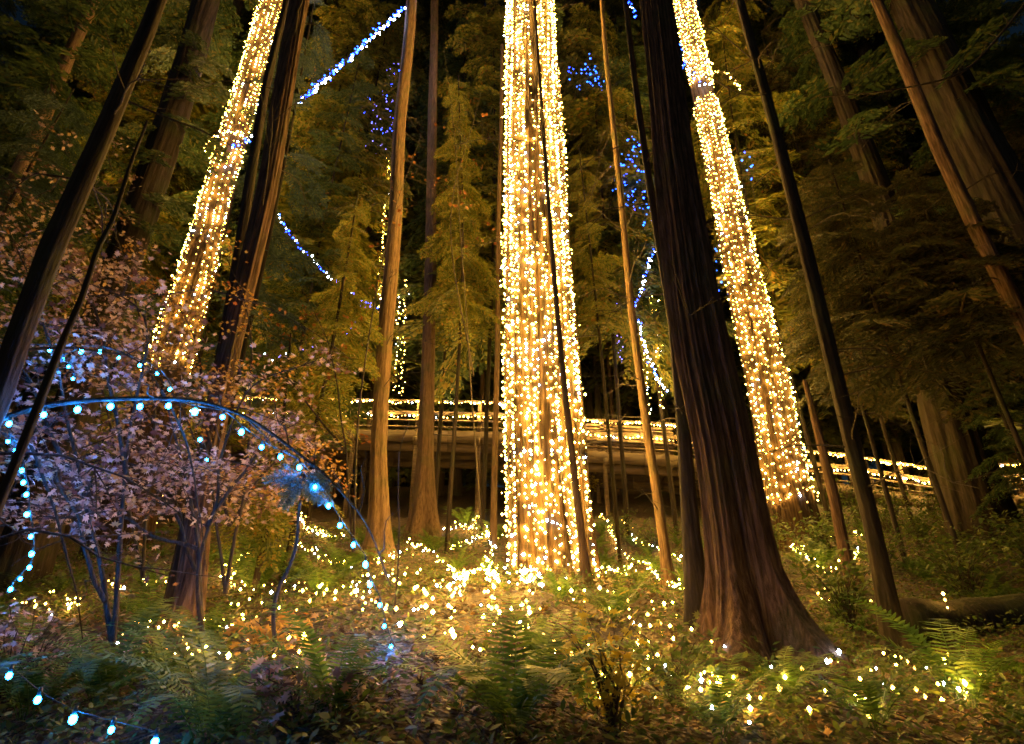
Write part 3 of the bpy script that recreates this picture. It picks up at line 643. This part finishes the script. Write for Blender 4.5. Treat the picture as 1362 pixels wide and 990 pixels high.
for px, py, D, h, n, L0, L1, lb, mt, pit in C:
    conifer(px, py, D, h, n, L0, L1, lb, mt, BTF if D < 13 else BT, pitch=pit, z0=1.2 if h < 6 else 4.6 if px > 1000 else 6.2 if 550 < px < 1000 else 2.6)
# bare stemmed conifers just before the boardwalk: crowns high up
for i, px in enumerate((120, 190, 310, 420, 470, 600, 650, 800, 850, 1010, 1130)):
    conifer(px, 300, 15.2+(i % 3)*.5, 23, 135 if px < 900 else 80, 2.7, 1.8, 'tall conifer crown hanging high over the boardwalk', ['needle', 'needle', 'needle_dark'][i % 3], BT, 'tall conifers before the boardwalk', z0=6.5, wd=.07, pitch=(-50, -5))
# background forest: copies of four kinds
protos = []
for k in range(4):
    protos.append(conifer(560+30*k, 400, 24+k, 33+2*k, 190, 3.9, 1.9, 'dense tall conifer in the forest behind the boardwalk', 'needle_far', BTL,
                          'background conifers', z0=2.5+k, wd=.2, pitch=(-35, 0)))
spots = []
for D in (21.5, 25, 29, 34, 40):
    sp = 2.7+(D-21)*.08; x = -D*1.15
    while x < D*1.15:
        spots.append((x+rng.uniform(-.8, .8), D+rng.uniform(-1.3, 1.3))); x += sp
for i, (x, y) in enumerate(spots):
    src = protos[i % 4]
    if i < 4: o = src
    else:
        o = src.copy(); COL.objects.link(o)
        for ch in src.children:
            c2 = ch.copy(); COL.objects.link(c2); c2.parent = o
    o.location = (x, y, float(g(x, y))); o.rotation_euler = (0, 0, rng.uniform(0, 6.28)); s = rng.uniform(.8, 1.15); o.scale = (s, s, s)

# ================================================================ ferns
def frond_tpl(seed, curve=1.0, npin=27):
    r = np.random.default_rng(seed); mb = MB(); t = np.linspace(0, 1, 10)
    ang = R(74)-curve*R(95)*t**1.3; dx = np.cos(ang); dz = np.sin(ang); ax = np.stack([np.r_[0, np.cumsum(dx[:-1])]/9, .03*np.sin(t*3+r.uniform(0, 6)), np.r_[0, np.cumsum(dz[:-1])]/9], -1)
    mb.tube(ax, .005*(1-t*.8), 3, False)
    for i in range(npin):
        u = .14+.86*i/npin; p = np.array([np.interp(u, t, ax[:, k]) for k in range(3)]); a = np.interp(u, t, ang)
        d = np.array([math.cos(a), 0, math.sin(a)]); nrm = np.array([-math.sin(a), 0, math.cos(a)])
        l = .125*math.sin(min(1, u*1.25+.12)*PI*.5)*(1-u**3)*1.0+.012
        for sd in (-1, 1):
            dd = np.array([0, sd, 0])*.93+d*.30+nrm*r.uniform(-.18, .12); dd /= np.linalg.norm(dd); wv = d*.0085
            mb.add([p-wv, p+dd*l*.5-wv*1.1, p+dd*l, p+dd*l*.45+wv*1.2, p+wv*.8], None, [(0, 1, 4), (1, 3, 4), (1, 2, 3)])
    return mb.arrays()
FT = [frond_tpl(k, c) for k, c in enumerate((.65, .95, 1.2, 1.5))]
def fern_mesh(n, seed):
    mb = MB(); r = np.random.default_rng(seed)
    for i in range(n):
        a = i*2.4+r.uniform(-.3, .3); tilt = r.uniform(-.15, .35); Mx = rotm((0, 0, 1), a)@rotm((0, 1, 0), tilt)@rotm((1, 0, 0), r.uniform(-.25, .25))
        mb.stamp(FT[r.integers(4)], Mx, r.uniform(.5, 1.15), (0.03*math.cos(a), .03*math.sin(a), 0))
    return mb.mesh('fern')
FM = [fern_mesh(n, 100+i) for i, n in enumerate((16, 20, 24, 14, 18))]
for m_ in FM: m_.materials.append(M['fern'])
def fern(p, s, label, group=None, k=None):
    o = mkobj('sword_fern', FM[rng.integers(5) if k is None else k], None, None, p); o.scale = (s, s, s); o.rotation_euler = (rng.uniform(-.1, .1)+.1, rng.uniform(-.1, .1), rng.uniform(0, 6.28))
    tag(o, label, 'fern', group); return o
FL = [(745, 800, .4, 'small bright fern just below the central trunk foot'), (608, 760, .45, 'small bright fern left of the central trunk foot'), (715, 880, .42, 'small backlit fern below the spilling warm strings'), (930, 800, .5, 'lit fern against the left root of the fluted cedar'),
      (680, 985, .8, 'large upright sword fern at the bottom centre'), (780, 945, .62, 'arching sword fern right of the bottom centre fern'), (820, 828, .62, 'bright sword fern just right of the central trunk base'),
      (880, 765, .75, 'glowing yellow green fern left of the fluted cedar'), (1050, 935, .45, 'sword fern in front of the fluted cedar base'), (1165, 975, .6, 'sword fern with upright frond at lower right'),
      (440, 960, .62, 'dark sword fern left of the bottom centre'), (130, 940, .8, 'big shaded blue tinted fern at lower left'), (270, 1000, .7, 'blue green fern at the bottom edge left of centre'), (30, 960, .8, 'shaded fern in the lower left corner'),
      (620, 700, .8, 'fern lit yellow behind the ground lights left of the central trunk'), (455, 770, .75, 'yellow green fern by the base of the golden trunk'), (800, 712, .7, 'small fern below the boardwalk right of the central trunk'),
      (1095, 760, .75, 'lit fern just right of the fluted cedar'), (1290, 945, .8, 'dark fern near the lower right corner'), (960, 985, .55, 'low fern among the ground lights at the bottom right'),
      (340, 790, .8, 'fern beside the dark furrowed trunk'), (190, 840, .7, 'fern under the vine maple')]
for px, py, s, lb in FL: fern(G(px, py), s*1.25, lb, None, 1+len(lb) % 2)
# scattered ferns
regions = [((-7, 3), (0, 14), 'left', 55), ((0, 9), (3.2, 14), 'right', 70)]
cnt = 0
tps = [(T.base[0], T.base[1], T.rad[0]+.15) for T in (T1, T2, T2b, T3, T5, T10, T11, T14, T15, T17)]
while cnt < 150:
    x = rng.uniform(-11, 11); y = rng.uniform(3.0, 16)
    if abs(x) > y*1.0+1 or (abs(x) < 1.1 and y < 3.8) or any(math.hypot(x-a, y-b) < c for a, b, c in tps): continue
    if abs(x) < 2.0 and 4.2 < y < 9.3 and rng.uniform() < .85: continue
    if -1.5 < x < -.5 and y < 6: continue
    if 1.0 < x < 3.4 and y < 5.6: continue
    if x > 0 and y < 8 and rng.uniform() < .35: continue
    sd = 'left of the central lit trunk' if x < 0 else 'right of the central lit trunk'
    fr = 'near' if y < 7 else 'distant'
    fern((x, y, float(g(x, y))-.02), rng.uniform(.3, .7), '%s sword fern in the undergrowth %s' % (fr, sd), '%s undergrowth ferns %s' % (fr, sd)); cnt += 1

# ================================================================ litter, twigs, herbs
def scatter(n, y0=2.4, y1=17, dens=1.5):
    y = y0+(y1-y0)*rng.uniform(0, 1, n)**dens; x = rng.uniform(-1, 1, n)*(y*1.05+.8); return x, y, g(x, y)
mb = MB(); x, y, z = scatter(26000); n = len(x)
stamp_many(mb, MT, np.stack([x, y, z+.012+rng.uniform(0, .03, n)], -1), randrot(n, .45), rng.uniform(.035, .115, n))
tag(mkobj('leaf_litter', mb, M['litter']), 'brown fallen leaves covering the forest floor', 'leaf litter', kind='stuff')
mb = MB()
for i in range(1500):
    yy = rng.uniform(2.5, 15); xx = rng.uniform(-1, 1)*(yy+.5); a = rng.uniform(0, 6.28); l = rng.uniform(.15, .7); zz = float(g(xx, yy))+.03
    p0 = np.array([xx, yy, zz]); p1 = p0+np.array([math.cos(a)*l, math.sin(a)*l, 0]); p1[2] = float(g(p1[0], p1[1]))+rng.uniform(.02, .12)
    mb.tube(smooth_path([p0, p1], 5, .04), np.linspace(.006, .002, 5), 3, False)
tag(mkobj('fallen_twigs', mb, M['twig']), 'thin dead twigs lying over the forest floor', 'twigs', kind='stuff')
mb = MB(); x, y, z = scatter(7000, 2.6, 16, 1.2)
for i in range(len(x)):
    if abs(x[i]) < 2.0 and 4 < y[i] < 9.0 and rng.uniform() < .45: continue
    k = rng.integers(6, 14); h = rng.uniform(.06, .32)
    pos = np.stack([x[i]+rng.normal(0, .09, k), y[i]+rng.normal(0, .09, k), z[i]+rng.uniform(.02, h, k)], -1)
    stamp_many(mb, OT, pos, randrot(k, .5), rng.uniform(.025, .075, k))
tag(mkobj('ground_herbs', mb, M['herb']), 'low green leafy ground cover between the ferns', 'ground cover', kind='stuff')
# leafy bushes
def bush(px, py, D, h, wdt, n, label, mat, leaf=.08, nm='bush', tpl=None, group=None):
    x = P(px, py, D)[0]; base = np.array([x, D, float(g(x, D))]); o = thing(nm, base, label, 'bush', group); wb = MB(); lb = MB()
    for i in range(n):
        a = rng.uniform(0, 6.28); e = np.array([math.cos(a)*wdt*rng.uniform(.3, 1), math.sin(a)*wdt*rng.uniform(.3, 1), h*rng.uniform(.5, 1)])
        c = smooth_path([(0, 0, -.05), e*np.array([.35, .35, .6]), e], 8, .05); wb.tube(c, np.linspace(.008, .002, 8), 4, False)
        k = 16; u = rng.uniform(.35, 1, k); pp = np.stack([np.interp(u, np.linspace(0, 1, 8), c[:, j]) for j in range(3)], -1)+rng.normal(0, .07, (k, 3))
        stamp_many(lb, tpl or OT, pp, randrot(k, .5), leaf*rng.uniform(.6, 1.3, k))
    mkobj('stem', wb, M['twig'], o); mkobj('foliage', lb, M[mat], o)
bush(815, 950, 3.7, .62, .32, 16, 'bright yellow leaved shrub lit at the bottom right of centre', 'yellow', .09, tpl=MT)
bush(1115, 760, 8.0, 1.1, .7, 30, 'yellow green shrub right of the fluted cedar', 'herb', .10)
bush(900, 930, 4.2, .5, .5, 18, 'dark leaved shrub in front of the fluted cedar', 'herb', .09, tpl=MT)
bush(1260, 700, 9, 1.0, 1.0, 40, 'dark bush below the right railing', 'herb', .09)
bush(1340, 640, 9.5, 1.6, 1.0, 40, 'broad leaved shrub at the right edge', 'herb', .13)
bush(350, 900, 4.6, .35, .4, 12, 'small plant with golden leaves on the ground left of centre', 'goldmaple', .11, tpl=MT)
bush(400, 980, 3.6, .35, .5, 14, 'low plant with mauve leaves at the bottom left of centre', 'maple', .11, tpl=MT)
bush(40, 850, 5.0, .8, .8, 34, 'tangled brown leaved shrub beneath the left vine maple', 'maple', .08, tpl=MT)
bush(1015, 680, 12.9, .9, .7, 26, 'green undergrowth bush hiding the foot of the right lit trunk', 'herb', .10)
bush(1075, 670, 12.6, 1.0, .8, 26, 'loose green bush below the railing right of the right lit trunk', 'herb', .11)
bush(780, 560, 19.8, 1.9, 1.0, 26, 'yellow lit shrub behind the railing', 'yellow', .12)
for i, (px, D) in enumerate(((960, 13.2), (1020, 15), (1070, 14.5), (1100, 13.4), (1130, 15.6), (1165, 14.2), (1200, 12.6), (1230, 15.5), (1260, 13.6), (1310, 12.8), (1150, 11.6), (860, 14.8), (820, 15.6), (1340, 11), (1230, 10.6), (1180, 16.4), (1100, 16.6), (1270, 17))):
    bush(px, 650, D, rng.uniform(.7, 1.25), rng.uniform(.6, 1.0), 30, 'green undergrowth bush on the slope below the boardwalk', 'herb', .085, group='bushes below the boardwalk')
# mossy log at right
p0 = G(1160, 812); p1 = P(1480, 806, 8.0)
p0 = np.array([P(1195, 815, 7.6)[0], 7.6, 0]); p1 = np.array([P(1500, 805, 8.2)[0], 8.2, 0]); zl = max(float(g(p0[0], 7.6)), float(g(p1[0], 8.2)))+.1; p0[2] = zl; p1[2] = zl+.05
mb = MB(); c = smooth_path([p0, (p0+p1)/2, p1], 20, .08); mb.tube(c-p0, .27+.03*np.sin(np.arange(20)*1.3), 16); o = mkobj('fallen_log', mb.mesh('log', True), M['dark'], None, p0)
tag(o, 'mossy fallen log lying at the right edge', 'log')
# thin support pole under the blue bulb
for pix, D, r_, lb in [([(368, 870), (380, 770), (400, 665)], 4.4, .018, 'slim upright stem under the brightest blue bulb'), ([(522, 845), (533, 700), (530, 600), (545, 560)], 5.6, .009, 'thin black stem in front of the golden trunks')]:
    pts = np.array([P(a, b, D) for a, b in pix]); pts[0][2] = float(g(pts[0][0], D))-.05; c = smooth_path(pts, 24, .03); mb = MB(); mb.tube(c-pts[0], np.linspace(r_, r_*.6, 24), 8)
    tag(mkobj('bare_sapling', mb.mesh('stem', True), M['twig'], None, pts[0]), lb, 'stem')

# ================================================================ blue bulbs in the foreground
def at_string(pix, label, mat='cyan', r=.026, lift=.05, D=4.0, group=None, extra=None, wr=.005):
    """one bulb per listed pixel"""
    b = [P(p[0], p[1], p[2] if len(p) > 2 else D) for p in pix]
    pts = np.array(b)+np.array([0, 0, lift]); c = smooth_path(pts, 50, .0)
    return light_string(c, b, label, group, mat, r, None, wr, big=True, rv=.12)
arc = [(-60, 590), (12, 564), (58, 552), (103, 545), (147, 541), (186, 541), (224, 540), (259, 548), (296, 555), (321, 575), (348, 595), (373, 608), (398, 622), (419, 648), (437, 673), (452, 699), (470, 725), (486, 750)]
at_string([(a, b, 3.5+.0016*a) for a, b in arc], 'string of big cyan bulbs along the long arching branch at left', r=.019)
at_string([(486, 752, 4.4), (492, 778, 4.5), (505, 805, 4.6), (511, 833, 4.6), (520, 860, 4.5), (536, 886, 4.4)], 'short run of small blue bulbs trailing onto the ground below the arc', r=.014)
at_string([(33, 466, 4.2), (66, 466, 4.2), (83, 478, 4.2), (108, 468, 4.25), (133, 468, 4.3), (158, 476, 4.3), (186, 486, 4.3), (209, 497, 4.3), (226, 518, 4.3)], 'upper string of smaller blue bulbs above the arching branch', r=.0135)
at_string([(91, 488, 4.3), (97, 504, 4.3)], 'pair of blue bulbs dangling below the upper string', r=.011)
at_string([(11, 587, 4), (20, 600, 4), (29, 626, 4), (31, 642, 4), (35, 658, 4.1), (36, 684, 4.1), (41, 714, 4.2), (42, 737, 4.3), (39, 755, 4.4), (27, 770, 4.5), (14, 784, 4.5)], 'blue bulb string hanging down beside the left edge', r=.014)
at_string([(266, 585, 5.2), (275, 612, 5.2)], 'pair of blue bulbs hanging below the arching branch', r=.014)
at_string([(12, 899, 3.1), (50, 931, 3.0), (97, 957, 2.9), (148, 971, 2.9), (206, 987, 2.8)], 'row of cyan bulbs low in the bottom left corner', r=.014, lift=.035, wr=.0025)
# cedar sprig at the brightest bulb, its cyan light also put into the colour
q = P(400, 628, 4.12); mb = MB()
for i in range(7):
    a = R(-75+25*i); mb.stamp(BTF[i % 3], frame((math.sin(a), rng.uniform(-.35, .35), -math.cos(a)), PI/2+rng.uniform(-.4, .4)), rng.uniform(.2, .3), (0, .03, 0))
tag(mkobj('cedar_sprig', mb, M['needle_teal'], None, q), 'feathery cedar sprig glowing cyan below the brightest blue bulb', 'cedar sprig')
# arching branches that carry them
def bare_branch(pix, r0, label, grp=None, n=40, subs=0):
    pts = np.array([P(*p) for p in pix]); c = smooth_path(pts, n, .02); mb = MB(); mb.tube(c-c[0], np.linspace(r0, r0*.3, n), 7)
    for s in range(subs):
        i = rng.integers(4, n-2); d = rng.normal(0, 1, 3)*np.array([1, .6, .8]); d /= np.linalg.norm(d); l = rng.uniform(.2, .7); q = c[i]-c[0]
        mb.tube(smooth_path([q, q+d*l*.5+np.array([0, 0, .04]), q+d*l], 8, .04), np.linspace(r0*.35, .0015, 8), 4, False)
    o = mkobj('bare_branch', mb.mesh('branch', True), M['twig'], None, c[0]); tag(o, label, 'branch', grp)
bare_branch([(-80, 590, 3.45), (0, 558, 3.5), (60, 538, 3.58), (180, 531, 3.78), (260, 536, 3.92), (330, 560, 4.02), (400, 607, 4.14), (440, 640, 4.2), (490, 700, 4.4), (520, 780, 4.7)], .020, 'long arching twig carrying the cyan bulbs at left', subs=14)
bare_branch([(110, 395, 5), (200, 392, 4.6), (290, 388, 4.5), (400, 432, 4.6), (470, 480, 4.8)], .008, 'thin dark twig crossing the left lit trunk', subs=6)
bare_branch([(150, 128, 5), (220, 155, 5), (280, 180, 5), (340, 210, 5)], .016, 'dark limb reaching right from the left edge trunk', subs=5)
bare_branch([(1375, -10, 7), (1320, 60, 7), (1270, 100, 7), (1180, 120, 7), (1090, 130, 7)], .03, 'dark crooked limb across the upper right corner', subs=10)
bare_branch([(940, 100, 6.2), (975, 120, 6.2), (1000, 128, 6.3), (1030, 120, 6.5)], .012, 'short dark limb left of the slim brown trunk', subs=4)
bare_branch([(40, 590, 3.9), (75, 680, 4.0), (95, 760, 4.2), (110, 850, 4.6)], .012, 'curved stem descending at left below the arc', subs=6)
bare_branch([(215, 520, 4.2), (245, 580, 4.2), (260, 640, 4.4), (275, 760, 5)], .011, 'crooked blue lit stem under the middle of the arc', subs=6)

# ================================================================ warm light strings on the ground
def ground_string(pix, label, sp=.17, r=.017, lift=.05, mat='warm', jit=.05, alt=('white', .12)):
    pts = [G(a, b, lift) for a, b in pix]; c = smooth_path(np.array(pts), 60); c[:, 2] = np.maximum(g(c[:, 0], c[:, 1])+.03, c[:, 2])
    L = np.r_[0, np.cumsum(np.linalg.norm(np.diff(c, axis=0), axis=1))]; nb = min(100, max(2, int(L[-1]/sp)+1)); tt = np.linspace(0, L[-1], nb)
    b = np.stack([np.interp(tt, L, c[:, i]) for i in range(3)], -1); b[:, 0] += rng.normal(0, jit, nb); b[:, 1] += rng.normal(0, jit, nb); b[:, 2] = g(b[:, 0], b[:, 1])+lift+rng.uniform(0, .12, nb)
    light_string(c, list(b), label, None, mat, r, alt)
GS = [([(300, 825), (345, 815), (385, 800), (430, 806), (475, 792), (520, 778), (560, 772)], 'warm light string crossing the slope behind the slim upright stem'),
      ([(375, 735), (420, 745), (455, 765), (500, 762), (530, 748), (560, 740)], 'warm light string below the bases of the golden trunks'),
      ([(280, 850), (340, 845), (420, 822), (520, 800), (600, 800)], 'warm light string on the leaf litter left of centre'),
      ([(600, 740), (625, 728), (650, 715), (600, 700)], 'warm light string in the ferns left of the central trunk foot'),
      ([(700, 768), (690, 790), (660, 800), (655, 826), (668, 850)], 'warm light string spilling from the front of the central trunk'),
      ([(705, 775), (712, 800), (695, 822), (708, 850), (690, 868)], 'second warm light string spilling from the central trunk foot'),
      ([(690, 770), (640, 765), (600, 790), (560, 812), (610, 808)], 'warm light string looping left from the central trunk foot'),
      ([(800, 690), (818, 722), (830, 745), (858, 758), (885, 780), (915, 800)], 'warm light string trailing from the central trunk towards the fluted cedar'),
      ([(868, 848), (900, 852), (950, 868), (970, 885), (985, 900)], 'warm light string at the foot of the fluted cedar'),
      ([(930, 918), (960, 940), (985, 962), (1030, 968), (1060, 985)], 'warm light string in the moss at the bottom right'),
      ([(1140, 968), (1175, 957), (1210, 962), (1245, 972)], 'warm light string beside the lower right fern'),
      ([(1240, 974), (1265, 962), (1290, 945), (1305, 930), (1275, 940)], 'bright clump of warm lights near the lower right corner'),
      ([(1180, 832), (1215, 828), (1240, 822)], 'short warm light string below the mossy log'),
      ([(20, 815), (45, 822), (75, 828), (95, 812), (60, 800)], 'warm light string glowing under the shrub at the left edge'),
      ([(560, 868), (600, 862), (640, 864)], 'short warm light string left of the bottom centre fern'),
      ([(310, 915), (335, 908), (372, 898), (405, 910)], 'warm lights around the golden leaves at lower left'),
      ([(1010, 690), (1030, 698), (1075, 752), (1110, 775), (1145, 742)], 'warm light string in the shrub right of the fluted cedar'),
      ([(1090, 800), (1120, 820), (1150, 818)], 'short warm light string near the foot of the slim brown trunk'),
      ([(1300, 715), (1325, 708), (1350, 714)], 'warm lights in the dark bush at the right edge'),
      ([(795, 905), (808, 925), (800, 950), (812, 935)], 'warm lights inside the yellow shrub'),
      ([(770, 775), (800, 772), (845, 765)], 'warm lights among ferns right of the central trunk foot'),
      ([(140, 785), (165, 795), (255, 770)], 'warm lights in the ferns under the vine maple'),
      ([(400, 690), (430, 720), (470, 730)], 'warm lights left of the golden trunk foot')]
GS += [([(840, 850), (870, 880), (850, 915), (880, 950)], 'warm light string in the dark leaves left of the fluted cedar foot'),
       ([(720, 870), (760, 890), (800, 880), (840, 895)], 'warm light string over the leaf litter right of the bottom centre fern'),
       ([(1020, 930), (1060, 950), (1100, 945), (1140, 955)], 'warm light string low in front of the fluted cedar'),
       ([(1190, 890), (1220, 910), (1260, 900), (1300, 905)], 'dim warm light string below the mossy log end'),
       ([(930, 930), (955, 955), (990, 975), (1015, 985)], 'second warm light string in the moss at the bottom right'),
       ([(600, 880), (640, 900), (700, 890), (730, 905)], 'warm light string behind the bottom centre fern'),
       ([(150, 870), (190, 850), (230, 860), (270, 840)], 'warm light string under the left ferns'),
       ([(540, 730), (590, 760), (620, 790), (580, 830), (520, 850)], 'warm light string winding down the slope left of the central trunk'),
       ([(470, 800), (510, 830), (570, 845), (630, 835), (690, 850)], 'warm light string across the slope below the central trunk'),
       ([(720, 800), (760, 815), (800, 808), (850, 830), (900, 820)], 'warm light string between the central trunk foot and the fluted cedar'),
       ([(640, 700), (655, 730), (648, 760), (660, 790)], 'warm light string hugging the left side of the central trunk foot'),
       ([(560, 700), (610, 712), (640, 690)], 'warm light string in the ferns under the boardwalk'),
       ([(830, 700), (850, 730), (880, 740), (905, 755)], 'warm light string in the ferns beside the slim golden stem'),
       ([(900, 870), (880, 900), (905, 930), (930, 960), (960, 985)], 'warm light string curling round the front of the fluted cedar'),
       ([(1080, 880), (1110, 910), (1140, 930), (1180, 925)], 'warm light string behind the lower right ferns'),
       ([(1060, 740), (1090, 730), (1130, 715), (1170, 735)], 'warm light string under the shrub right of the fluted cedar'),
       ([(230, 880), (270, 900), (330, 880), (380, 870), (430, 880)], 'warm light string through the leaf litter at lower left'),
       ([(330, 745), (300, 770), (320, 800), (370, 790)], 'warm light string beside the dark furrowed trunk foot')]
for i, (pix, lb) in enumerate(GS): ground_string(pix, lb, sp=.13, r=.0145, lift=.09)
p = P(1257, 798, 7.5); o = light_string(np.array([p+np.array([0, 0, .1]), p-np.array([0, 0, .1])]), [p, p-np.array([0, .0, .09]), p+np.array([.0, 0, .07])], 'upright cluster of three warm bulbs on the mossy log', None, 'warm', .02)
